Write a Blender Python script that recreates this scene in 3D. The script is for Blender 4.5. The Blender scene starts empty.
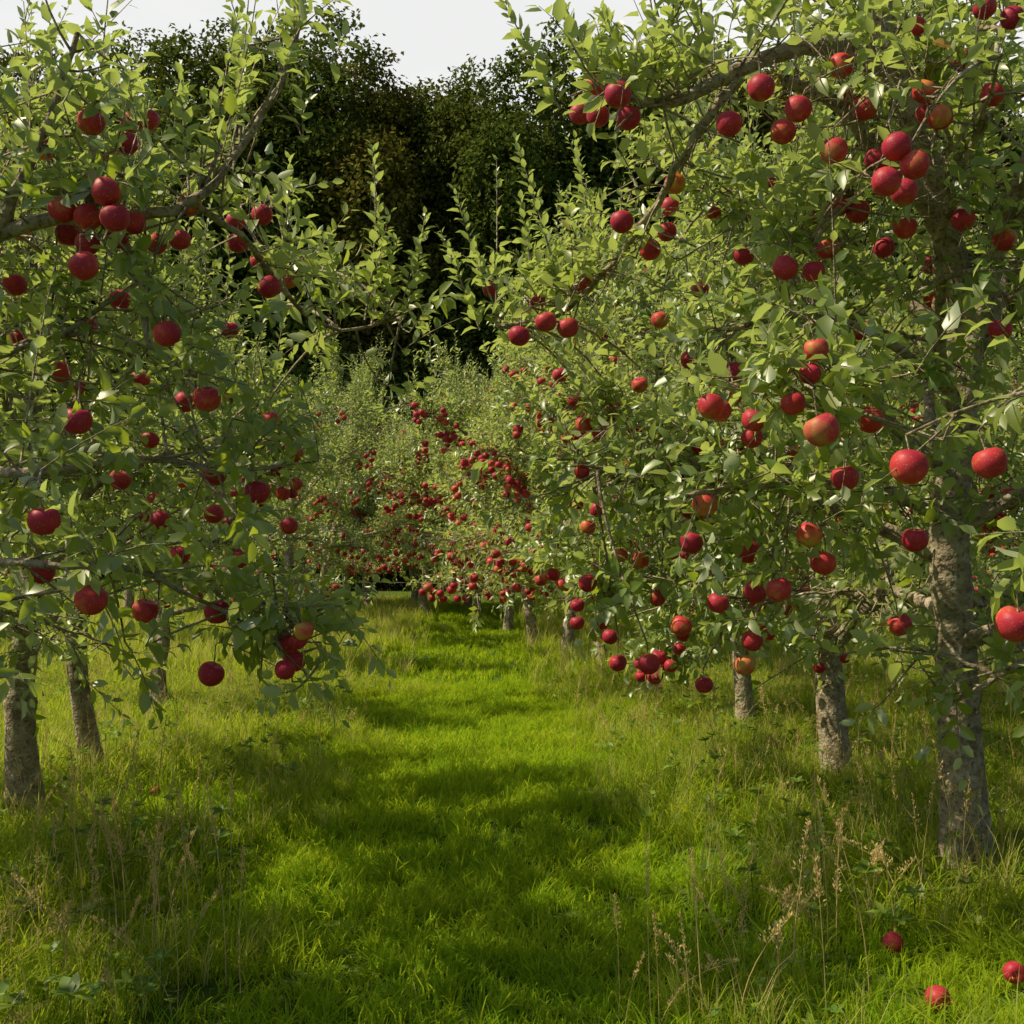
import bpy, math, time
import numpy as np
from mathutils import Vector
T0=time.time()
scene=bpy.context.scene
F=1100.0; PITCH=math.radians(3.28); CZ=1.6
# ------------------------------------------------------------------ terrain
def gz(x,y):
    x=np.asarray(x,float); y=np.asarray(y,float)
    xc=-0.1-0.03*y
    q=np.abs(x-xc)
    near=np.clip(1-np.abs(y)/90,0,1)
    z=0.03*np.sin(x*1.1+0.7)*np.cos(y*0.8)+0.010*np.sin(x*2.9-y*1.7)+0.02*np.sin(y*1.7+1.0)
    z=z*near
    s=np.clip((q-0.9)/1.2,0,1); z=z+0.07*s*s*(3-2*s)*near
    z=z+0.026*np.clip(y-11,0,34)
    return z
def S(px,py,d):
    fy,fz=math.cos(PITCH),math.sin(PITCH)
    v=(512-py)/F; u=(px-512)/F
    r=np.array([u, fy-fz*v, fz+fy*v]); r=r/r[1]*d
    r[2]+=CZ
    return r
# ------------------------------------------------------------------ mesh builder
class MB:
    def __init__(s): s.v=[];s.f=[];s.a=[];s.b=[];s.n=0
    def add(s,V,Fs,a=None,b=None):
        V=np.asarray(V,np.float32).reshape(-1,3)
        for f in Fs: s.f.append(np.asarray(f,np.int64)+s.n)
        m=len(V)
        s.v.append(V); s.n+=m
        s.a.append(np.zeros(m,np.float32) if a is None else np.asarray(a,np.float32).ravel())
        s.b.append(np.zeros(m,np.float32) if b is None else np.asarray(b,np.float32).ravel())
    def mesh(s,name,mat,smooth=True):
        me=bpy.data.meshes.new(name)
        V=np.concatenate(s.v); me.vertices.add(len(V)); me.vertices.foreach_set('co',V.ravel())
        loops=np.concatenate([f.ravel() for f in s.f]).astype(np.int32)
        sz=np.concatenate([np.full(len(f),f.shape[1]) for f in s.f])
        st=np.concatenate([[0],np.cumsum(sz)[:-1]]).astype(np.int32)
        me.loops.add(len(loops)); me.loops.foreach_set('vertex_index',loops)
        me.polygons.add(len(sz)); me.polygons.foreach_set('loop_start',st)
        me.update(calc_edges=True)
        me.polygons.foreach_set('use_smooth',np.full(len(sz),smooth))
        for nm,arr in (('rnd',s.a),('aux',s.b)):
            at=me.attributes.new(nm,'FLOAT','POINT'); at.data.foreach_set('value',np.concatenate(arr))
        me.materials.append(mat); me.update()
        return me
def nrm(v): return v/np.maximum(np.linalg.norm(v,axis=-1,keepdims=True),1e-9)
def tubes(P,R,sides):
    P=np.asarray(P,float);R=np.asarray(R,float)
    T,K=P.shape[:2]
    tg=nrm(np.gradient(P,axis=1)); m=nrm(tg.mean(1))
    ref=np.where(np.abs(m[:,2:3])<0.75,np.array([[0,0,1.]]),np.array([[1.,0,0]]))[:,None,:]
    sd=nrm(np.cross(tg,np.broadcast_to(ref,tg.shape))); up=np.cross(sd,tg)
    a=np.arange(sides)*2*np.pi/sides
    V=P[:,:,None,:]+R[:,:,None,None]*(np.cos(a)[None,None,:,None]*sd[:,:,None,:]+np.sin(a)[None,None,:,None]*up[:,:,None,:])
    idx=np.arange(T*K*sides).reshape(T,K,sides)
    A=idx[:,:-1,:];B=np.roll(A,-1,axis=2);D=idx[:,1:,:];C=np.roll(D,-1,axis=2)
    Q=np.stack([A,D,C,B],-1).reshape(-1,4)
    return V.reshape(-1,3),Q
def catmull(pts,n):
    pts=np.asarray(pts,float); k=len(pts)
    P=np.vstack([2*pts[0]-pts[1],pts,2*pts[-1]-pts[-2]])
    t=np.linspace(0,k-1-1e-6,n); i=t.astype(int); f=(t-i)[:,None]
    p0,p1,p2,p3=P[i],P[i+1],P[i+2],P[i+3]
    return .5*((2*p1)+(-p0+p2)*f+(2*p0-5*p1+4*p2-p3)*f*f+(-p0+3*p1-3*p2+p3)*f**3)
def leaves(mb,B,D,N,L,W,rs,detail=True,fold=.35,curl=.3,a=None):
    n=len(B); D=nrm(D); N=nrm(N-(N*D).sum(-1,keepdims=True)*D); Sd=np.cross(N,D)
    fo=(fold*rs.uniform(.2,1.8,n))[:,None]; cu=(curl*rs.uniform(-.3,1.9,n))[:,None]
    if detail:
        s=np.array([0,.34,.70,1,.30,.68,.30,.68]); w=np.array([0,0,0,0,.5,.42,-.5,-.42])
        tw=rs.normal(0,.12,(n,1))
        fs=[np.array([[0,1,4],[0,6,1],[2,3,5],[7,3,2]]),np.array([[1,2,5,4],[6,7,2,1]])]
    else:
        s=np.array([0,1,.45,.45]); w=np.array([0,0,.46,-.46]); tw=0
        fs=[np.array([[0,1,2],[0,3,1]])]
    h=fo*np.abs(w)[None]*W[:,None]-cu*(s**2)[None]*L[:,None]+tw*w[None]*W[:,None]
    V=B[:,None]+D[:,None]*(s[None]*L[:,None])[...,None]+Sd[:,None]*(w[None]*W[:,None])[...,None]+N[:,None]*h[...,None]
    k=len(s); off=(np.arange(n)*k)[:,None,None]
    if a is None: a=rs.uniform(0,1,n)
    mb.add(V,[(f[None]+off).reshape(-1,f.shape[1]) for f in fs],np.repeat(a,k),np.tile(s,n))
# ------------------------------------------------------------------ materials
def newmat(name):
    m=bpy.data.materials.new(name); m.use_nodes=True; nt=m.node_tree; nt.nodes.clear(); return m,nt,nt.nodes,nt.links
def attr(nd,n):
    a=nd.new('ShaderNodeAttribute'); a.attribute_name=n; return a.outputs['Fac']
def ramp(nd,ln,src,stops):
    r=nd.new('ShaderNodeValToRGB'); e=r.color_ramp.elements
    while len(e)<len(stops): e.new(.5)
    for x,(p,c) in zip(e,stops): x.position=p; x.color=(*c,1)
    ln.new(src,r.inputs[0]); return r.outputs[0]
def mixc(nd,ln,fac,a,b,mode='MIX'):
    m=nd.new('ShaderNodeMix'); m.data_type='RGBA'; m.blend_type=mode
    for s,v in ((m.inputs[0],fac),(m.inputs[6],a),(m.inputs[7],b)):
        if hasattr(v,'is_linked'): ln.new(v,s)
        elif isinstance(v,tuple): s.default_value=(*v,1)
        else: s.default_value=v
    return m.outputs[2]
def noise(nd,ln,scale,detail=3,co=None,kind='Object'):
    n=nd.new('ShaderNodeTexNoise'); n.inputs['Scale'].default_value=scale; n.inputs['Detail'].default_value=detail
    if co is None:
        if kind=='World': co=nd.new('ShaderNodeNewGeometry').outputs['Position']
        else: co=nd.new('ShaderNodeTexCoord').outputs['Object']
    ln.new(co,n.inputs['Vector']); return n.outputs['Fac']
def maprange(nd,ln,src,a,b,c=0,d=1):
    m=nd.new('ShaderNodeMapRange'); m.inputs[1].default_value=a;m.inputs[2].default_value=b;m.inputs[3].default_value=c;m.inputs[4].default_value=d
    ln.new(src,m.inputs[0]); return m.outputs[0]
def foliage(name,stops,under,trans,tf=.35,rough=.5,gloss=.04,wn=.6,tint=(.16,.15,.02),tintamt=.6,perobj=None):
    m,nt,nd,ln=newmat(name)
    c=ramp(nd,ln,attr(nd,'rnd'),stops)
    if perobj:
        oi=nd.new('ShaderNodeObjectInfo'); w=maprange(nd,ln,oi.outputs['Random'],.4,1.,0,.5); c=mixc(nd,ln,w,c,perobj)
    else:
        w=maprange(nd,ln,noise(nd,ln,wn,0,kind='World'),.45,.75,0,tintamt)
        c=mixc(nd,ln,w,c,tint)
    if under:
        g=nd.new('ShaderNodeNewGeometry')
        c2=mixc(nd,ln,.8,c,under)
        c=mixc(nd,ln,g.outputs['Backfacing'],c,c2)
    p=nd.new('ShaderNodeBsdfDiffuse'); ln.new(c,p.inputs['Color'])
    t=nd.new('ShaderNodeBsdfTranslucent'); tc=mixc(nd,ln,.6,c,trans); ln.new(tc,t.inputs['Color'])
    mx=nd.new('ShaderNodeMixShader'); mx.inputs[0].default_value=tf
    ln.new(p.outputs[0],mx.inputs[1]); ln.new(t.outputs[0],mx.inputs[2])
    last=mx
    if gloss>0:
        gl=nd.new('ShaderNodeBsdfGlossy'); gl.inputs['Roughness'].default_value=rough; gl.inputs['Color'].default_value=(1,1,1,1)
        m2=nd.new('ShaderNodeMixShader'); m2.inputs[0].default_value=gloss
        ln.new(mx.outputs[0],m2.inputs[1]); ln.new(gl.outputs[0],m2.inputs[2]); last=m2
    o=nd.new('ShaderNodeOutputMaterial'); ln.new(last.outputs[0],o.inputs[0]); return m
M_leaf=foliage('apple_leaf',[(0,(.055,.120,.020)),(.45,(.115,.20,.034)),(.8,(.20,.28,.06)),(.955,(.30,.32,.06)),(.985,(.55,.32,.03)),(1,(.45,.15,.03))],(.47,.53,.35),(.70,.86,.05),.46,.40,.065,.5,(.24,.27,.035),.6)
M_far=foliage('woodland_leaf',[(0,(.05,.08,.018)),(.6,(.105,.145,.03)),(1,(.17,.20,.05))],None,(.22,.26,.03),.2,.7,0,perobj=(.26,.17,.035))
M_grass=foliage('grass_blade',[(0,(.13,.22,.018)),(.5,(.24,.36,.028)),(.84,(.36,.46,.05)),(.86,(.55,.44,.20)),(1,(.72,.60,.32))],None,(.84,.95,.04),.5,.5,0,1.3,(.33,.40,.035),.6)
M_lawn=foliage('lawn_blade',[(0,(.13,.26,.014)),(.6,(.25,.42,.022)),(.97,(.38,.53,.035)),(1,(.40,.34,.14))],None,(.88,1.,.035),.5,.5,0,1.3,(.38,.47,.03),.6)
M_weed=foliage('weed_leaf',[(0,(.08,.18,.025)),(.7,(.16,.28,.04)),(1,(.26,.35,.05))],None,(.55,.68,.04),.4,.5,.03,1.3)
M_dry=foliage('dry_stalk',[(0,(.72,.54,.24)),(.6,(.76,.60,.29)),(1,(.56,.34,.14))],None,(.8,.65,.3),.3,.7,0,1.)
def bark():
    m,nt,nd,ln=newmat('apple_bark')
    tc=nd.new('ShaderNodeTexCoord').outputs['Object']
    mp=nd.new('ShaderNodeMapping'); mp.inputs['Scale'].default_value=(1,1,1.5); ln.new(tc,mp.inputs[0])
    n1=noise(nd,ln,11,6,mp.outputs[0]); n2=noise(nd,ln,4.3,3,tc); n3=noise(nd,ln,45,5,tc)
    c=ramp(nd,ln,n1,[(.3,(.16,.115,.08)),(.5,(.35,.28,.20)),(.7,(.52,.455,.36))])
    c=mixc(nd,ln,maprange(nd,ln,n2,.50,.68,0,.5),c,(.29,.28,.17))
    c=mixc(nd,ln,maprange(nd,ln,n3,.52,.66,0,.75),c,(.09,.06,.04))
    p=nd.new('ShaderNodeBsdfPrincipled'); ln.new(c,p.inputs['Base Color']); p.inputs['Roughness'].default_value=.85
    ad=nd.new('ShaderNodeMath'); ln.new(n1,ad.inputs[0]); ln.new(n3,ad.inputs[1])
    b=nd.new('ShaderNodeBump'); b.inputs['Strength'].default_value=.9; b.inputs['Distance'].default_value=.025; ln.new(ad.outputs[0],b.inputs['Height']); ln.new(b.outputs[0],p.inputs['Normal'])
    o=nd.new('ShaderNodeOutputMaterial'); ln.new(p.outputs[0],o.inputs[0]); return m
M_bark=bark()
def applemat():
    m,nt,nd,ln=newmat('apple_skin')
    n=noise(nd,ln,26,5)
    ad=nd.new('ShaderNodeMath'); ad.operation='MULTIPLY_ADD'; ln.new(n,ad.inputs[0]); ad.inputs[1].default_value=.8; ln.new(attr(nd,'aux'),ad.inputs[2])
    c=ramp(nd,ln,ad.outputs[0],[(.36,(.50,.44,.07)),(.54,(.66,.24,.07)),(.72,(.60,.055,.050)),(1.,(.42,.022,.050))])
    c=mixc(nd,ln,maprange(nd,ln,attr(nd,'rnd'),0,1,0,.6),c,(.36,.014,.06),'MIX')
    sp=noise(nd,ln,170,1); c=mixc(nd,ln,maprange(nd,ln,sp,.64,.72,0,.35),c,(.70,.42,.25))
    p=nd.new('ShaderNodeBsdfPrincipled'); ln.new(c,p.inputs['Base Color']); p.inputs['Roughness'].default_value=.5; p.inputs['Specular IOR Level'].default_value=.3
    o=nd.new('ShaderNodeOutputMaterial'); ln.new(p.outputs[0],o.inputs[0]); return m
M_apple=applemat()
# ------------------------------------------------------------------ apples
def apple_geo(mb,C,R,rs,nu=16,nv=11):
    n=len(C)
    th=np.linspace(0.03,np.pi-.03,nv); ph=np.arange(nu)*2*np.pi/nu
    TH,PH=np.meshgrid(th,ph,indexing='ij')
    rr=np.sin(TH)*(1+.09*np.cos(TH)); lob=1+.02*np.cos(5*PH)*(TH>1.8)
    z=.98*np.cos(TH)-.30*np.exp(-(TH/.40)**2)+.14*np.exp(-((np.pi-TH)/.38)**2)
    X=np.stack([rr*lob*np.cos(PH),rr*lob*np.sin(PH),z],-1).reshape(-1,3)
    ax=nrm(np.c_[rs.normal(0,.28,(n,2)),np.ones(n)]); u=nrm(np.cross(ax,rs.normal(0,1,(n,3)))); w=np.cross(ax,u)
    V=C[:,None]+R[:,None,None]*(X[None,:,0:1]*u[:,None]+X[None,:,1:2]*w[:,None]+X[None,:,2:3]*ax[:,None])
    bd=nrm(rs.normal(0,1,(n,3))+np.array([0,0,.35])); 
    bl=np.einsum('nkj,nj->nk',(V-C[:,None])/R[:,None,None],bd)*.20+.47+rs.normal(0,.12,(n,1))
    idx=np.arange(n*nv*nu).reshape(n,nv,nu); A=idx[:,:-1];D=idx[:,1:];B=np.roll(A,-1,2);Cc=np.roll(D,-1,2)
    Q=np.stack([A,D,Cc,B],-1).reshape(-1,4)
    mb.add(V,[Q],np.repeat(rs.uniform(0,1,n),nv*nu),bl)
    return ax
# ------------------------------------------------------------------ trees
col=scene.collection
def link(ob,parent=None):
    col.objects.link(ob)
    if parent: ob.parent=parent
    return ob
def twig_system(mbL,mbB,B,D,L,bend,n,rs,detail,ll,clear,spread_a=(45,75),r0=.004,droop=.2,taper=.35,sides=3):
    T=len(B); K=5; t=np.linspace(0,1,K)
    P=B[:,None]+D[:,None]*(L[:,None]*t)[...,None]+bend[:,None]*(L[:,None]*t**2)[...,None]
    Rr=r0*(1-.7*t)[None]*np.ones((T,1))
    V,Q=tubes(P,Rr,sides); mbB.add(V,[Q])
    j=np.arange(n); tt=(j+.6)/n
    pt=(B[:,None]+D[:,None]*(L[:,None]*tt)[...,None]+bend[:,None]*(L[:,None]*tt**2)[...,None])
    tg=nrm(D[:,None]+2*bend[:,None]*tt[None,:,None])
    az=j[None]*2.4+rs.uniform(0,6.28,(T,1))+rs.normal(0,.3,(T,n))
    ref=nrm(rs.normal(0,1,(T,1,3))); u=nrm(np.cross(tg,ref)); w=np.cross(tg,u)
    rad=np.cos(az)[...,None]*u+np.sin(az)[...,None]*w
    a=np.radians(rs.uniform(spread_a[0],spread_a[1],(T,n)))*(1-.45*tt)[None]
    d=nrm(tg*np.cos(a)[...,None]+rad*np.sin(a)[...,None]+rs.normal(0,.12,(T,n,3))-np.array([0,0,1])*droop*rs.uniform(0,2,(T,n,1)))
    N=tg*.9+np.array([0,0,.55])+rs.normal(0,.33,(T,n,3))
    Lf=ll*rs.uniform(.7,1.2,(T,n))*(1-taper*tt[None]**2)
    pt=pt.reshape(-1,3)+d.reshape(-1,3)*.012; d=d.reshape(-1,3);N=N.reshape(-1,3);Lf=Lf.ravel()
    keep=rs.uniform(0,1,len(pt))<.95
    mid=pt+d*(Lf*.5)[:,None]
    for (c,r,g,gl) in clear:
        q=mid-c; dd=(q*q).sum(1); near=dd<(r+.035)**2
        if g is not None:
            s=np.clip(q@g,0,gl); e=q-s[:,None]*g; near|=((e*e).sum(1)<(r*.95)**2)&(s>0)
        keep&=~near
    pt,d,N,Lf=pt[keep],d[keep],N[keep],Lf[keep]
    rr=np.clip(np.repeat(rs.uniform(.0,.7,T),n)[keep]+rs.uniform(0,.32,len(pt)),0,1)
    leaves(mbL,pt,d,N,Lf,Lf*rs.uniform(.44,.58,len(Lf)),rs,detail,a=rr)
def make_tree_meshes(name,seed,H=5.,spread=1.75,trunk=None,trunk_r=None,limbs=(),nmain=11,ntwig=800,nshoot=130,detail=True,ll=.092,
                     survey=(),napple=30,shoots=(),clear=(),nl=10,lowz=.85,applesR=.042):
    rs=np.random.default_rng(seed)
    mbB,mbL,mbA=MB(),MB(),MB()
    nodes=[];wts=[]
    def addlimb(pts,r0,r1,w0=.2,w1=1.,sides=8,k=None,flare=False):
        pts=np.asarray(pts,float); n=k or max(8,len(pts)*4)
        P=catmull(pts,n); t=np.linspace(0,1,n)
        ln=np.linalg.norm(P[-1]-P[0])
        if not flare: P[1:]+=np.cumsum(rs.normal(0,.007*min(1,ln),(n-1,3)),0)
        R=r0+(r1-r0)*t**.85
        if flare: R=R*(1+.45*np.exp(-t*18)); R*=1+rs.normal(0,.035,n)
        V,Q=tubes(P[None],R[None],sides)
        if flare:
            ang=np.arctan2(V[:,1]-np.repeat(P[:,1],sides),V[:,0]-np.repeat(P[:,0],sides))
            c=np.repeat(P,sides,0); m=1+.07*np.sin(3*ang+c[:,2]*2)+.04*np.sin(7*ang-c[:,2]*5)+rs.normal(0,.012,len(V))
            V=c+(V-c)*m[:,None]
        mbB.add(V,[Q]); nodes.append(P); wts.append((w0+(w1-w0)*t)*ln/n)
        return P,R
    if trunk is None:
        z=np.linspace(-.05,H*.62,7); lean=rs.normal(0,.10,2)
        trunk=np.c_[lean[0]*z+rs.normal(0,.035,7),lean[1]*z+rs.normal(0,.035,7),z]; trunk[0,:2]=0
        trunk_r=(rs.uniform(.085,.11),.045)
    TP,TR=addlimb(trunk,trunk_r[0],trunk_r[1],0,.05,16,40,True)
    ztop=min(TP[:,2].max(),H*.65)
    for i in range(nmain):
        f=i/(nmain-1); z0=1.2+(ztop-1.2)*f; k=np.argmin(np.abs(TP[:,2]-z0)); st=TP[k]
        az=i*2.4+rs.normal(0,.3)+seed; el=math.radians(18+52*f**1.3+rs.normal(0,7))
        Ln=spread*(1.12-.25*f)*rs.uniform(.85,1.15); dr=.38*(1-f)*rs.uniform(.7,1.3)
        o=np.array([math.cos(az),math.sin(az),0])
        t=np.linspace(0,1,7)[:,None]
        side=np.array([-o[1],o[0],0])*rs.normal(0,.22)
        P=st+o*Ln*math.cos(el)*t+np.array([0,0,1])*(Ln*math.sin(el)*t-dr*Ln*t**2.2)+side*Ln*t**2
        P,_=addlimb(P,TR[k]*.5,.010,.15,1.,8)
        for s in range(5):
            q=rs.uniform(.3,.95); kk=int(q*(len(P)-1)); b=P[kk]; L2=rs.uniform(.45,.95)*spread/1.75*(1.1-.4*q)
            v=nrm(o*.7+np.array([-o[1],o[0],0])*rs.normal(0,.9)+np.array([0,0,rs.uniform(-.35,.75)+.4*f]))
            t2=np.linspace(0,1,5)[:,None]
            P2=b+v*L2*t2+np.array([0,0,-.22*(1-f)])*L2*t2**2
            P2[:,2]=np.maximum(P2[:,2],lowz+.1)
            addlimb(P2,.014,.005,.6,1.1,5)
    for (pts,r0,r1) in limbs: addlimb(pts,r0,r1,.25,1.2,9)
    N=np.concatenate(nodes); W=np.concatenate(wts); W/=W.sum()
    ap=[(np.asarray(c,float),r,None,0) for c,r in survey]
    W2=W*(np.linalg.norm(N[:,:2],axis=1)>.55*spread)*(N[:,2]<H*.8); W2=W2/W2.sum()
    tries=0
    while len(ap)<napple+len(survey) and tries<6000:
        tries+=1
        b=N[rs.choice(len(N),p=W2)]; o=nrm(np.array([b[0],b[1],0]))
        c0=b+o*rs.uniform(.12,.46)+np.array([0,0,-rs.uniform(.02,.2)])
        for q in range(rs.choice([1,2,2,3,5])):
            c=c0+rs.normal(0,.08,3)*(q>0); r=applesR*rs.uniform(.8,1.12)
            if c[2]<lowz-.1: continue
            if all(((c-a[0])**2).sum()>(r+a[1])**2*.95 for a in ap): ap.append((c,r,o*np.array([1,1,0]),.5))
    AC=np.array([a[0] for a in ap]); AR=np.array([a[1] for a in ap])
    clr=list(ap)+list(clear)
    ax=apple_geo(mbA,AC,AR,rs,18 if detail else 9,12 if detail else 7)
    top=AC+ax*AR[:,None]*.62
    extra=[]
    for i,(c,r,g,gl) in enumerate(ap):
        d=((N-c)**2).sum(1)+ 0.6*np.clip(c[2]-N[:,2],0,9); k=np.argmin(d); n0=N[k]
        sp=top[i]+np.array([0,0,.07])+rs.normal(0,.015,3)
        extra.append((n0,sp,top[i])); 
    n0=np.array([e[0] for e in extra]); sp=np.array([e[1] for e in extra]); tp=np.array([e[2] for e in extra])
    t=np.linspace(0,1,7)[None,:,None]; dist=np.linalg.norm(sp-n0,axis=1)
    midp=(n0+sp)/2+np.c_[rs.normal(0,.05,(len(n0),2)),.12*dist+.03]
    Pb=(1-t)**2*n0[:,None]+2*t*(1-t)*midp[:,None]+t*t*sp[:,None]
    V,Q=tubes(Pb,(.004+.007*np.clip(dist,0,1))[:,None]*(1-.55*t[0,:,0])[None],5); mbB.add(V,[Q])
    t3=np.linspace(0,1,3)[None,:,None]; Ps=sp[:,None]*(1-t3)+(tp-ax*AR[:,None]*.1)[:,None]*t3
    V,Q=tubes(Ps,np.full((len(n0),3),.0025),4); mbB.add(V,[Q])
    k=rs.choice(len(N),ntwig,p=W); base=N[k]+rs.normal(0,1,(ntwig,3))*np.array([.17,.17,.15])*spread/1.75
    kk=N[k]
    ns=4 if detail else 1; sel=rs.integers(2,6,(len(n0),ns)); sb=Pb[np.arange(len(n0))[:,None],sel].reshape(-1,3)
    base=np.vstack([base,sb+rs.normal(0,.03,sb.shape)]); kk=np.vstack([kk,sb])
    ok=base[:,2]>lowz; base=base[ok];kk=kk[ok]; T=len(base)
    out=nrm(base*np.array([1,1,.0])+1e-6)
    D=nrm(out*.55+rs.normal(0,.6,(T,3))+np.array([0,0,1])*np.clip((base[:,2:3]-1.2)*.35,-.1,.8))
    L=rs.uniform(.14,.36,T); bend=np.c_[rs.normal(0,.12,(T,2)),rs.uniform(-.35,.2,T)]
    t=np.linspace(0,1,4)[None,:,None]; mp=(kk+base)/2+rs.normal(0,.02,(T,3))
    Pc=(1-t)**2*kk[:,None]+2*t*(1-t)*mp[:,None]+t*t*base[:,None]
    V,Q=tubes(Pc,np.linspace(.007,.004,4)[None]*np.ones((T,1)),3); mbB.add(V,[Q])
    twig_system(mbL,mbB,base,D,L,bend,nl,rs,detail,ll,clr,droop=.22)
    hz=np.clip((N[:,2]-H*.33)/(H*.25),0,1)*W; hz/=hz.sum(); k=rs.choice(len(N),nshoot,p=hz)
    b=N[k]; D=nrm(np.array([0,0,1.])+rs.normal(0,.15,(nshoot,3))+nrm(b*np.array([1,1,0]))*.12); L=rs.uniform(.4,1.05,nshoot)
    bd=np.c_[rs.normal(0,.12,(nshoot,2)),np.zeros(nshoot)]
    twig_system(mbL,mbB,b,D,L,bd,28,rs,detail,ll*.85,clr,(38,62),.006,.02,.5)
    if len(shoots):
        b=np.array([s[0] for s in shoots]); e=np.array([s[1] for s in shoots]); v=e-b; L=np.linalg.norm(v,axis=1)
        bd=rs.normal(0,.08,b.shape)*np.array([1,1,0]); v=nrm(v)-bd
        twig_system(mbL,mbB,b,v,L,bd,46,rs,detail,ll*.9,clr,(38,62),.007,.02,.5)
    return (mbB.mesh(name+'_wood',M_bark),mbL.mesh(name+'_leaves',M_leaf),mbA.mesh(name+'_apples',M_apple))
def place_tree(meshes,loc,rot=0,sc=1.):
    e=bpy.data.objects.new('apple_tree',None); e.location=loc; e.rotation_euler=(0,0,rot); e.scale=(sc,sc,sc); link(e)
    for nm,me in zip(('trunk_and_branches','leaves','apples'),meshes):
        link(bpy.data.objects.new(nm,me),e)
def base(x,y): return np.array([x,y,float(gz(x,y))-.02])
right_ap=[(596,86,24),(618,95,28),(580,114,22),(598,116,24),(628,118,26),(761,88,28),(729,124,27),(798,109,28),(783,132,26),(841,66,26),(852,95,24),(865,108,26),(834,151,28),(877,160,26),(897,147,30),(915,165,30),(886,182,30),(904,192,28),(925,90,24),(985,8,24),(1012,18,24),(675,184,22),(670,207,20),(622,222,24),(650,250,22),(667,232,20),(744,255,22),(785,268,26),(827,248,24),(838,205,24),(884,248,22),(963,220,24),(491,289,18),(536,300,20),(546,322,22),(568,328,22),(519,336,22),(585,285,20),(735,372,24),(732,395,22),(719,410,26),(786,366,20),(822,430,36),(845,478,28),(909,467,38),(990,463,34),(870,420,28),(705,505,26),(691,543,24),(752,438,22),(748,552,24),(809,535,26),(823,563,26),(779,590,26),(755,592,24),(718,603,22),(681,626,22),(657,598,18),(649,664,22),(618,663,18),(745,665,22),(704,685,18),(610,637,16),(752,641,22),(915,540,26),(900,625,24),(1015,624,38),(602,474,16),(600,432,18),(584,425,18),(613,407,16),(690,510,18),(640,560,18),(598,510,17),(588,527,16),(660,320,18),(690,360,20),(640,385,17),(700,445,20),(560,375,16),(575,400,16),(935,300,22),(1000,330,24),(860,330,22),(800,455,20),(940,118,26),(960,60,24),(905,228,24),(858,212,24),(992,95,24),(930,265,20),(1005,240,24),(815,215,20),(768,180,18),(700,290,18)]
left_ap=[(91,122,28),(131,123,22),(149,120,22),(128,144,24),(110,154,22),(62,210,28),(88,217,28),(106,192,30),(115,218,30),(68,234,26),(84,266,30),(156,244,22),(180,240,22),(190,204,24),(236,221,20),(262,215,22),(238,243,22),(258,262,18),(269,287,24),(289,280,18),(120,300,22),(88,327,20),(167,334,28),(207,399,28),(185,402,22),(77,421,30),(214,474,26),(257,492,26),(214,514,20),(44,521,32),(42,572,26),(91,600,32),(145,611,26),(217,612,26),(211,674,26),(289,526,18),(15,285,24),(21,232,20),(140,380,20),(150,440,18),(45,150,22),(20,340,22),(60,372,22),(120,480,22),(160,520,20),(180,555,20),(240,560,18),(270,420,18),(230,330,18)]
spots={'R0':base(2.33,5.6),'R1':base(2.40,8.05),'RN':base(3.1,3.2),'L0':base(-3.05,4.4),'L1':base(-3.0,6.9),'L2':base(-3.1,8.3),'R2':base(2.25,10.6)}
sv={k:[] for k in spots}; openings=[]
aisle=np.array([0,.2,1.5])
for lst,keys in ((right_ap,('R0','R1','RN')),(left_ap,('L0','L1'))):
    for px,py,dm in lst:
        d=112./dm; w=S(px,py,d); r=dm*.5*d/F
        k=min(keys,key=lambda q:np.linalg.norm(spots[q][:2]-w[:2])-(.8 if q in('R0','L0') else 0))
        sv[k].append((w-spots[k],r)); openings.append((w,r*.95,nrm(aisle-w),1.3))
def SL(k,pts): return [S(*p)-spots[k] for p in pts]
arches=[[(932,170,5.2),(905,90,5.05),(885,20,4.95)],[(902,85,5.05),(860,50,4.9),(805,48,4.75),(745,72,4.6),(700,95,4.5),(660,108,4.4),(620,104,4.3)],
 [(945,235,5.3),(915,185,5.05),(880,150,4.85),(835,105,4.7),(785,80,4.6)],[(962,780,5.6),(955,650,5.6),(948,545,5.55)],[(960,262,5.37),(932,170,5.2)],
 [(740,78,4.6),(705,120,4.6),(672,165,4.7),(650,200,4.9)],[(-40,250,4.3),(45,218,4.2),(110,215,4.15),(185,200,4.2),(235,150,4.3),(275,90,4.4)],[(840,780,8.05),(832,720,8.05),(826,640,8.05)],[(845,636,7.95),(880,602,7.7),(915,596,7.5)]]
for A in arches:
    for p in catmull([S(*q) for q in A],len(A)*6): openings.append((p,.058,nrm(aisle-p),1.1))
def OP(k): return [(c-spots[k],r,g,l) for c,r,g,l in openings]
tr=SL('R0',[(970,896,5.6),(962,780,5.6),(955,650,5.6),(948,540,5.55),(958,420,5.5),(968,320,5.45),(950,250,5.35),(932,170,5.2),(905,90,5.05),(885,20,4.95),(882,-60,4.9)])
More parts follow.
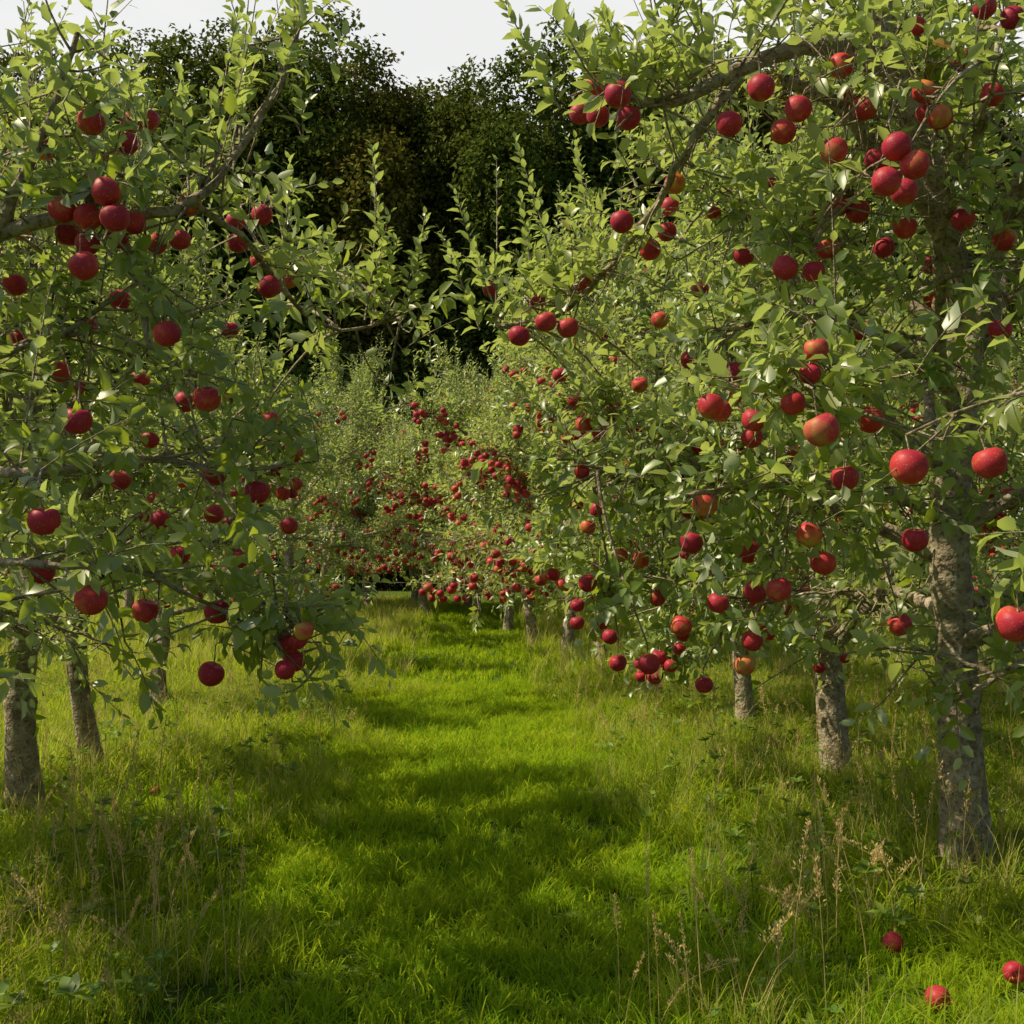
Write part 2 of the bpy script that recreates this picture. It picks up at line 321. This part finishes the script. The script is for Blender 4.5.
lb=[(SL('R0',p),a,b) for p,a,b in [
 (arches[1],.055,.016),(arches[2],.052,.024),
 ([(740,78,4.6),(705,120,4.6),(672,165,4.7),(650,200,4.9),(620,238,5.1),(590,270,5.4),(545,312,5.6),(480,325,5.8)],.024,.008),
 ([(975,330,5.45),(990,260,5.3),(1010,190,5.1),(1045,120,4.9)],.065,.035),
 ([(930,170,5.2),(870,175,4.9),(830,215,4.6),(795,262,4.4)],.025,.009),
 ([(950,520,5.5),(900,500,5.1),(840,495,4.7),(760,492,4.3),(700,500,4.1)],.035,.010),
 ([(955,480,5.5),(900,430,5.0),(860,380,4.4),(830,400,3.7)],.03,.010),
 ([(962,400,5.5),(890,350,5.0),(800,330,4.8),(730,350,4.7)],.03,.01)]]
o=spots['R0']
mR0=make_tree_meshes('near_right',11,5.2,1.8,tr,(.112,.055),lb,11,850,130,survey=sv['R0'],napple=30,clear=OP('R0'),
   shoots=[(S(a,b,d)-o,S(c,e,d)-o) for a,b,c,e,d in [(600,100,560,-10,4.3),(640,108,600,10,4.3),(700,95,690,-10,4.5),(560,110,505,5,4.4),(760,70,750,-40,4.6),(560,290,515,140,5.4),(500,320,455,190,5.8),(600,260,575,140,5.2),(530,310,520,200,5.5),(480,330,440,230,5.8)]])
tr=SL('R1',[(840,800,8.05),(832,720,8.05),(826,640,8.05),(820,560,8.0),(815,450,8),(800,350,8),(790,260,8)])
lb=[(SL('R1',p),a,b) for p,a,b in [
 ([(832,660,8.05),(850,628,7.9),(880,602,7.7),(920,596,7.5),(960,570,7.4)],.062,.035),
 ([(815,480,8),(740,440,7.4),(660,420,6.9),(600,415,6.6)],.03,.01),
 ([(818,540,8),(760,520,7.3),(680,530,6.6),(630,590,6.3)],.03,.01)]]
mR1=make_tree_meshes('second_right',23,5.3,1.85,tr,(.12,.05),lb,11,820,150,survey=sv['R1'],napple=110,clear=OP('R1'),applesR=.046)
mRN=make_tree_meshes('side_right',31,4.6,1.6,None,None,(),10,550,60,survey=sv['RN'],napple=12,clear=OP('RN'))
lb=[(SL('L0',p),a,b) for p,a,b in [
 ([(-150,300,4.4),(-40,250,4.3),(45,218,4.2),(110,215,4.15),(185,200,4.2),(235,150,4.3),(275,90,4.4),(300,20,4.5)],.038,.009),
 ([(88,245,4.15),(92,190,4.1),(92,140,4.0)],.022,.015),
 ([(115,225,4.15),(140,280,4.2),(150,335,4.2),(200,390,4.1)],.02,.008),
 ([(-60,330,4.4),(0,220,4.2),(40,130,4.2),(75,40,4.2)],.035,.01),
 ([(185,200,4.2),(240,235,4.5),(285,290,4.9),(340,325,5.2),(405,318,5.4)],.016,.007),
 ([(-150,520,4.4),(-40,480,4.0),(60,470,3.8),(160,455,4.0),(240,470,4.2)],.030,.007),
 ([(-150,560,4.4),(-40,560,3.9),(60,560,3.8),(150,570,4.0),(230,610,4.3),(320,665,4.5)],.020,.005)]]
o=spots['L0']
mL0=make_tree_meshes('near_left',47,4.3,1.7,None,None,lb,11,780,90,survey=sv['L0'],napple=16,clear=OP('L0'),lowz=.7,
   shoots=[(S(a,b,d)-o,S(c,e,d)-o) for a,b,c,e,d in [(365,320,372,145,5.3),(405,318,425,215,5.4),(335,322,330,235,5.2),(385,320,395,240,5.3),(290,60,300,-40,4.5),(240,150,235,20,4.3),(190,200,180,70,4.2),(280,280,290,160,4.9),(60,215,50,60,4.2),(140,210,150,90,4.2)]])
mL1=make_tree_meshes('second_left',53,4.7,1.45,None,None,(),11,480,95,survey=sv['L1'],napple=40,clear=OP('L1'))
mL2=make_tree_meshes('third_left',61,5.0,1.4,None,None,(),11,430,100,napple=50)
mR2=make_tree_meshes('third_right',73,5.7,2.0,None,None,(),12,850,170,napple=190,clear=OP('R2'),applesR=.05)
print('near trees',time.time()-T0)
for k,m in (('R0',mR0),('R1',mR1),('RN',mRN),('L0',mL0),('L1',mL1),('L2',mL2),('R2',mR2)): place_tree(m,spots[k])
gen=[make_tree_meshes('row_a',101,5.5,2.0,nmain=11,ntwig=720,nshoot=170,detail=False,ll=.11,napple=230,applesR=.054),
     make_tree_meshes('row_b',111,5.7,2.0,nmain=11,ntwig=720,nshoot=170,detail=False,ll=.11,napple=260,applesR=.054),
     make_tree_meshes('row_c',121,5.0,1.6,nmain=11,ntwig=440,nshoot=130,detail=False,ll=.11,napple=70,applesR=.050)]
rs=np.random.default_rng(5)
rows=[(1.7,13.2,1),(1.35,15.8,0),(.9,18.2,1),(.45,21,0),(-.1,24,1),(1.8,28,0),(-.9,27.5,1),(-2.3,29.5,2),(-3.9,30.5,0),(2.8,22,0),
      (-3.8,12.1,2),(-4.1,16.6,2),(-4.3,21,2),(-4.5,25.5,0),(-5.8,30,2),(-8,31,2),(3.8,30.5,0),(-1.4,33.5,0),(.6,32.5,0),(-3.0,33.5,2),(-5.0,33.5,0)]
for y in (20,27): rows.append((-9.2+rs.normal(0,.2),y,2))
for y in (8,12,16.5,23): rows.append((6.8+rs.normal(0,.2),y+.6,rs.integers(0,3)))
for x,y,g in rows:
    place_tree(gen[g],base(x,y),rs.uniform(0,6.28),rs.uniform(.93,1.08)*(1.22 if y>26 else 1.08 if y>16 else 1))
print('trees',time.time()-T0)
# ------------------------------------------------------------------ woodland belt behind
def wood_tree(seed,H=25.5):
    rs=np.random.default_rng(seed); mb=MB()
    nb=14; cz=rs.uniform(.22,.85,nb)*H; cz[0]=.84*H; cz[1]=.62*H; cz[2]=.4*H; cz[3]=.055*H; cz[4]=.15*H;cz[5]=.76*H;cz[6]=.04*H; cx=rs.normal(0,1.4,nb);cy=rs.normal(0,1.2,nb); cx[0]=cy[0]=0; cx[3]=-1.5; cx[6]=1.6
    R=rs.uniform(1.9,3.2,nb)
    for i in range(nb):
        n=110; v=nrm(rs.normal(0,1,(n,3)));c=np.array([cx[i],cy[i],cz[i]])+v*R[i]*rs.uniform(.7,1.0,(n,1))*np.array([1,1,1.2])
        c=c[c[:,2]>.3]; v=v[:len(c)]; n=len(c)
        k=30; p=np.repeat(c,k,0)+rs.normal(0,.28,(n*k,3)); 
        leaves(mb,p,rs.normal(0,1,p.shape),nrm(np.repeat(v,k,0)+np.array([0,0,.6])+rs.normal(0,.5,p.shape)),rs.uniform(.18,.32,len(p)),rs.uniform(.14,.23,len(p)),rs,False,a=np.clip(np.repeat(rs.uniform(0,.7,n),k)+rs.uniform(0,.3,n*k),0,1))
    wb=MB(); V,Q=tubes(catmull([[0,0,-.3],[.1,0,H*.4],[0,.1,H*.85]],14)[None],np.linspace(.35,.06,14)[None],8); wb.add(V,[Q])
    for i in range(nb):
        V,Q=tubes(catmull([[0,0,cz[i]*.55],[cx[i]*.5,cy[i]*.5,cz[i]*.85],[cx[i],cy[i],cz[i]]],8)[None],np.linspace(.14,.04,8)[None],6); wb.add(V,[Q])
    return mb.mesh('woodland_crown',M_far),wb.mesh('woodland_trunk',M_bark)
wt=[wood_tree(s) for s in (3,8,15)]
belt=bpy.data.objects.new('distant_tree_belt',None); link(belt)
for r,(yy,stp,hw) in enumerate(((50,2.8,23),(55,4.2,15))):
    for i,x in enumerate(np.arange(-hw,hw+.1,stp)):
        me,wo=wt[(i*2+r)%3]
        xx=x+rs.normal(0,.5); y=yy+rs.normal(0,1.0); rz=rs.uniform(0,6.28); s=rs.uniform(.94,1.05)
        for nm,m in (('crown',me),('trunk',wo)):
            ob=link(bpy.data.objects.new(nm,m),belt); ob.location=(xx,y,float(gz(xx,y))); ob.rotation_euler=(0,0,rz); ob.scale=(s,s,s)
# ------------------------------------------------------------------ ground
xs=np.concatenate([np.linspace(-500,-32,14),np.linspace(-30,30,241),np.linspace(32,500,14)])
ys=np.concatenate([np.linspace(-200,-6,10),np.linspace(-4,50,217),np.linspace(53,900,20)])
X,Y=np.meshgrid(xs,ys); Z=gz(X,Y)
mb=MB(); idx=np.arange(X.size).reshape(X.shape)
mb.add(np.stack([X,Y,Z],-1),[np.stack([idx[:-1,:-1],idx[:-1,1:],idx[1:,1:],idx[1:,:-1]],-1).reshape(-1,4)])
m,nt,nd,ln=newmat('orchard_ground')
c=ramp(nd,ln,noise(nd,ln,7,6),[(.3,(.050,.080,.014)),(.55,(.09,.15,.02)),(.75,(.14,.14,.05))])
c=mixc(nd,ln,maprange(nd,ln,noise(nd,ln,.5,3),.4,.65,0,.5),c,(.10,.17,.018))
p=nd.new('ShaderNodeBsdfPrincipled'); ln.new(c,p.inputs['Base Color']); p.inputs['Roughness'].default_value=.95; p.inputs['Specular IOR Level'].default_value=.1
b=nd.new('ShaderNodeBump'); b.inputs['Distance'].default_value=.05; ln.new(noise(nd,ln,25,5),b.inputs['Height']); ln.new(b.outputs[0],p.inputs['Normal'])
oo=nd.new('ShaderNodeOutputMaterial'); ln.new(p.outputs[0],oo.inputs[0])
link(bpy.data.objects.new('ground',mb.mesh('ground',m)))
# ------------------------------------------------------------------ grass
def blades(mb,n,h0,h1,w,rs,size=.72,lean=.5,a=None,clump=9,simple=False):
    k=max(1,n//clump); cc=rs.uniform(-size/2,size/2,(k,2)); hc=rs.uniform(.6,1.35,k); ci=rs.integers(0,k,n); P=cc[ci]+rs.normal(0,.020,(n,2))
    az=rs.uniform(0,6.28,k)[ci]+rs.normal(0,.9,n); o=np.c_[np.cos(az),np.sin(az),np.zeros(n)]
    sd=nrm(np.cross(o,[0,0,1.])*.6+rs.normal(0,.45,(n,3))*[1,1,0])
    h=rs.uniform(h0,h1,n)*hc[ci]; ln_=lean*rs.uniform(.2,1.6,n)
    B=np.c_[P,np.full(n,-.01)]
    ts=(0,.5) if simple else (0,.38,.75); K=len(ts)*2+1
    V=np.zeros((n,K,3))
    for i,t in enumerate(ts):
        c=B+o*(ln_*h*t*t)[:,None]+np.array([0,0,1.])*(h*(t-.18*ln_*t*t))[:,None]
        ww=w*(1,.9,.55)[i]*rs.uniform(.7,1.4,n)[:,None]
        V[:,2*i]=c-sd*ww*.5; V[:,2*i+1]=c+sd*ww*.5
    V[:,K-1]=B+o*(ln_*h)[:,None]+np.array([0,0,1.])*(h*(1-.3*ln_))[:,None]
    off=(np.arange(n)*K)[:,None,None]
    q4=[[0,1,3,2]] if simple else [[0,1,3,2],[2,3,5,4]]
    f4=(np.array(q4)[None]+off).reshape(-1,4); f3=(np.array([[K-3,K-2,K-1]])[None]+off).reshape(-1,3)
    if a is None: a=rs.uniform(0,.84,n)
    mb.add(V,[f4,f3],np.repeat(a,K))
gcol=bpy.data.collections.new('grass_tufts')
def reg(name,mb,mat):
    ob=bpy.data.objects.new(name,mb.mesh(name,mat)); gcol.objects.link(ob)
rg=np.random.default_rng(9)
for i in range(3):
    mb=MB(); blades(mb,1150,.04,.12,.0068,rg,a=rg.uniform(0,1,1150),lean=.9); blades(mb,120,.10,.19,.006,rg,lean=.8); reg('t00_lawn_%d'%i,mb,M_lawn)
for i in range(3):
    mb=MB(); blades(mb,760,.10,.28,.0068,rg,lean=.9); blades(mb,150,.15,.40,.0035,rg,a=rg.uniform(.86,1,150),lean=.5); blades(mb,380,.04,.12,.007,rg,simple=True); reg('t03_rough_%d'%i,mb,M_grass)
for i in range(2):
    mb=MB(); n=16
    for q in range(n):
        c=np.array([*rg.uniform(-.3,.3,2),0]); k=rg.integers(5,8); az=rg.uniform(0,6.28)+np.arange(k)*6.28/k
        hh=rg.uniform(.04,.26); D=np.c_[np.cos(az),np.sin(az),rg.uniform(.3,1.2,k)]
        L=rg.uniform(.03,.075,k); leaves(mb,np.repeat(c[None]+[0,0,hh],k,0),D,np.tile([0,0,1.],(k,1))+rg.normal(0,.2,(k,3)),L,L*.5,rg,True,.2,.4)
        V,Q=tubes(np.array([[c,c+[0,0,hh/2],c+[0,0,hh]]]),np.full((1,3),.002),4); mb.add(V,[Q])
    reg('t06_weeds_%d'%i,mb,M_weed)
for i in range(2):
    mb=MB(); blades(mb,420,.05,.13,.011,rg,a=rg.uniform(0,1,420),simple=True,size=.9); reg('t08_farlawn_%d'%i,mb,M_lawn)
for i in range(2):
    mb=MB(); blades(mb,380,.12,.30,.011,rg,simple=True,size=.9); blades(mb,110,.18,.42,.007,rg,a=rg.uniform(.86,1,110),lean=.3,simple=True,size=.9); reg('t10_farrough_%d'%i,mb,M_grass)
for i in range(3):
    mb=MB()
    for q in range(4):
        b=np.array([*rg.normal(0,.18,2),0]); h=rg.uniform(.28,.78); o=np.array([*rg.normal(0,.14,2),0])
        t=np.linspace(0,1,8)[:,None]; P=b+np.array([0,0,h])*t+o*t**2
        V,Q=tubes(P[None],np.linspace(.0021,.0011,8)[None],4); mb.add(V,[Q],np.full(len(V),.3))
        n=80; tt=rg.uniform(.66,1.0,n)[:,None]; pb=b+np.array([0,0,h])*tt+o*tt**2
        w=.036*(1.02-tt)/.3 if i!=1 else .010
        az=rg.uniform(0,6.28,n); dd=np.c_[np.cos(az),np.sin(az),rg.uniform(.8,2.4,n)]
        L=np.full(n,.012)*rg.uniform(.7,1.4,n)
        leaves(mb,pb+nrm(dd)*w*rg.uniform(.1,1,(n,1)),dd,rg.normal(0,1,(n,3)),L,L*.4,rg,False,a=np.full(n,rg.uniform(.1,.9)))
    reg('t12_stalks_%d'%i,mb,M_dry)
fallen=[]
for px,py,r in ((893,940,.042),(937,992,.044),(155,792,.042),(1014,972,.04)):
    d=1650/(py-575.); w=S(px,py,d); fallen.append((w[0],w[1],r))
pts=[];ids=[];scl=[];rot=[]
def put(x,y,i,s): pts.append((x,y,float(gz(x,y))+.008));ids.append(i);scl.append(s);rot.append((rg.normal(0,.04),rg.normal(0,.04),rg.uniform(0,6.28)))
y=2.8
while y<15:
    for x in np.arange(-.53*y-1.,.53*y+1.,.56):
        xx=x+rg.normal(0,.07); yy=y+rg.normal(0,.07); q=abs(xx-(-.1-.03*yy))+rg.normal(0,.15)+.2*math.sin(yy*1.9)
        short=any((xx-a)**2+(yy+.25-b_)**2<.5**2 for a,b_,_ in fallen)
        put(xx,yy,rg.integers(0,3) if (q<1.15 or short) else rg.integers(3,6),rg.uniform(.85,1.15)*(1. if q<1.15 or q>1.7 else .8))
        if short: continue
        if q>1.25 and rg.uniform()<.6: put(xx,yy,rg.integers(6,8),rg.uniform(.6,1.3))
        if q>1.25 and rg.uniform()<(.9 if q>1.6 else .4): put(xx+rg.normal(0,.15),yy+rg.normal(0,.15),rg.integers(12,15),rg.uniform(.5,1.1))
    y+=.54
while y<36:
    for x in np.arange(-.45*y-1,.45*y+1,.78):
        xx=x+rg.normal(0,.12); yy=y+rg.normal(0,.12); q=abs(xx-(-.1-.03*yy))+rg.normal(0,.2)
        put(xx,yy,rg.integers(8,10) if q<1.25 else rg.integers(10,12),rg.uniform(.9,1.2))
        if q>1.4 and rg.uniform()<.35: put(xx,yy,rg.integers(12,15),rg.uniform(.6,1.1))
    y+=.74
for px,py,s in [(160,960,1.1),(150,985,1.0),(175,945,1.1),(60,960,1.1),(30,1000,1.1),(100,950,1.),(795,960,1.2),(785,985,1.1),(810,945,1.1),(830,930,1.),(870,900,1.1),(690,985,.8),(15,930,1.),(640,1010,.7),(80,900,1.2),(200,910,1.1),(900,900,1.1),(970,930,1.),(740,960,.9)]:
    d=1650/(py-575.); w=S(px,py,d); put(w[0],w[1],12+(px%3),s)
me=bpy.data.meshes.new('grass_points'); me.from_pydata(pts,[],[])
a=me.attributes.new('idx','INT','POINT'); a.data.foreach_set('value',np.array(ids,np.int32))
a=me.attributes.new('scl','FLOAT','POINT'); a.data.foreach_set('value',np.array(scl,np.float32))
a=me.attributes.new('rot','FLOAT_VECTOR','POINT'); a.data.foreach_set('vector',np.array(rot,np.float32).ravel())
g=link(bpy.data.objects.new('grass',me))
nt=bpy.data.node_groups.new('scatter','GeometryNodeTree')
nt.interface.new_socket('Geometry',in_out='INPUT',socket_type='NodeSocketGeometry'); nt.interface.new_socket('Geometry',in_out='OUTPUT',socket_type='NodeSocketGeometry')
N=nt.nodes;Lk=nt.links
gi=N.new('NodeGroupInput');go=N.new('NodeGroupOutput');ip=N.new('GeometryNodeInstanceOnPoints');ci=N.new('GeometryNodeCollectionInfo')
ci.inputs['Collection'].default_value=gcol; ci.inputs['Separate Children'].default_value=True; ci.inputs['Reset Children'].default_value=True
def na(n,t):
    x=N.new('GeometryNodeInputNamedAttribute'); x.data_type=t; x.inputs['Name'].default_value=n; return x.outputs['Attribute']
ip.inputs['Pick Instance'].default_value=True
Lk.new(gi.outputs[0],ip.inputs['Points']);Lk.new(ci.outputs[0],ip.inputs['Instance']);Lk.new(na('idx','INT'),ip.inputs['Instance Index'])
Lk.new(na('rot','FLOAT_VECTOR'),ip.inputs['Rotation']);Lk.new(na('scl','FLOAT'),ip.inputs['Scale']);Lk.new(ip.outputs[0],go.inputs[0])
md=g.modifiers.new('scatter','NODES'); md.node_group=nt
for x,y,r in fallen:
    mb=MB(); apple_geo(mb,np.zeros((1,3)),np.array([r]),rg,20,14)
    V,Q=tubes(np.array([[[0,0,r*.5],[.003,0,r*.9],[.008,.002,r*1.25]]]),np.full((1,3),.002),5); mb.add(V,[Q],None,np.full(len(V),.1))
    ob=link(bpy.data.objects.new('fallen_apple',mb.mesh('fallen_apple',M_apple))); ob.location=(x,y,float(gz(x,y))+r+.03); ob.rotation_euler=(rg.uniform(.6,2),rg.uniform(0,1),rg.uniform(0,6))
# ------------------------------------------------------------------ light, sky, camera
AZ=math.radians(97); EL=math.radians(50)
sdir=Vector((-math.sin(AZ)*math.cos(EL),math.cos(AZ)*math.cos(EL),math.sin(EL)))
sl=bpy.data.lights.new('sun','SUN'); sl.energy=5.0; sl.angle=math.radians(.53); sl.color=(1,.88,.60)
so=link(bpy.data.objects.new('sun',sl)); so.rotation_euler=sdir.to_track_quat('Z','Y').to_euler()
w=bpy.data.worlds.new('World'); scene.world=w; w.use_nodes=True; nt=w.node_tree; nd=nt.nodes; ln=nt.links
bg=nd['Background']; sk=nd.new('ShaderNodeTexSky'); sk.sky_type='NISHITA'; sk.sun_disc=False; sk.sun_elevation=EL; sk.sun_rotation=-AZ; sk.air_density=1.0; sk.dust_density=1.5
# a bank of bright thin cloud lies low in the northern sky, clear blue elsewhere
tc=nd.new('ShaderNodeTexCoord'); mp=nd.new('ShaderNodeMapping'); mp.inputs['Scale'].default_value=(1,1,3); ln.new(tc.outputs['Generated'],mp.inputs[0])
n=nd.new('ShaderNodeTexNoise'); n.inputs['Scale'].default_value=2.6; n.inputs['Detail'].default_value=4; ln.new(mp.outputs[0],n.inputs['Vector'])
f=maprange(nd,ln,n.outputs['Fac'],.38,.58,.84,1.)
sx=nd.new('ShaderNodeSeparateXYZ'); ln.new(tc.outputs['Generated'],sx.inputs[0])
hz=maprange(nd,ln,sx.outputs[2],.50,.70,1.,.0)
hy=maprange(nd,ln,sx.outputs[1],.45,.80,.0,1.)
mm=nd.new('ShaderNodeMath'); mm.operation='MULTIPLY'; ln.new(f,mm.inputs[0]); ln.new(hz,mm.inputs[1])
m3=nd.new('ShaderNodeMath'); m3.operation='MULTIPLY'; ln.new(mm.outputs[0],m3.inputs[0]); ln.new(hy,m3.inputs[1])
c=mixc(nd,ln,m3.outputs[0],sk.outputs[0],(12.5,12.5,12.1)); ln.new(c,bg.inputs[0]); bg.inputs[1].default_value=.08
cam=bpy.data.cameras.new('camera'); cam.sensor_width=36; cam.lens=F/1024*36; cam.clip_end=2000; cam.clip_start=.05
co=link(bpy.data.objects.new('camera',cam)); co.location=(0,0,CZ); co.rotation_euler=(math.pi/2+PITCH,0,0); scene.camera=co
scene.view_settings.view_transform='Standard'; scene.view_settings.look='None'; scene.view_settings.exposure=0
print('done',time.time()-T0,'grass pts',len(pts))
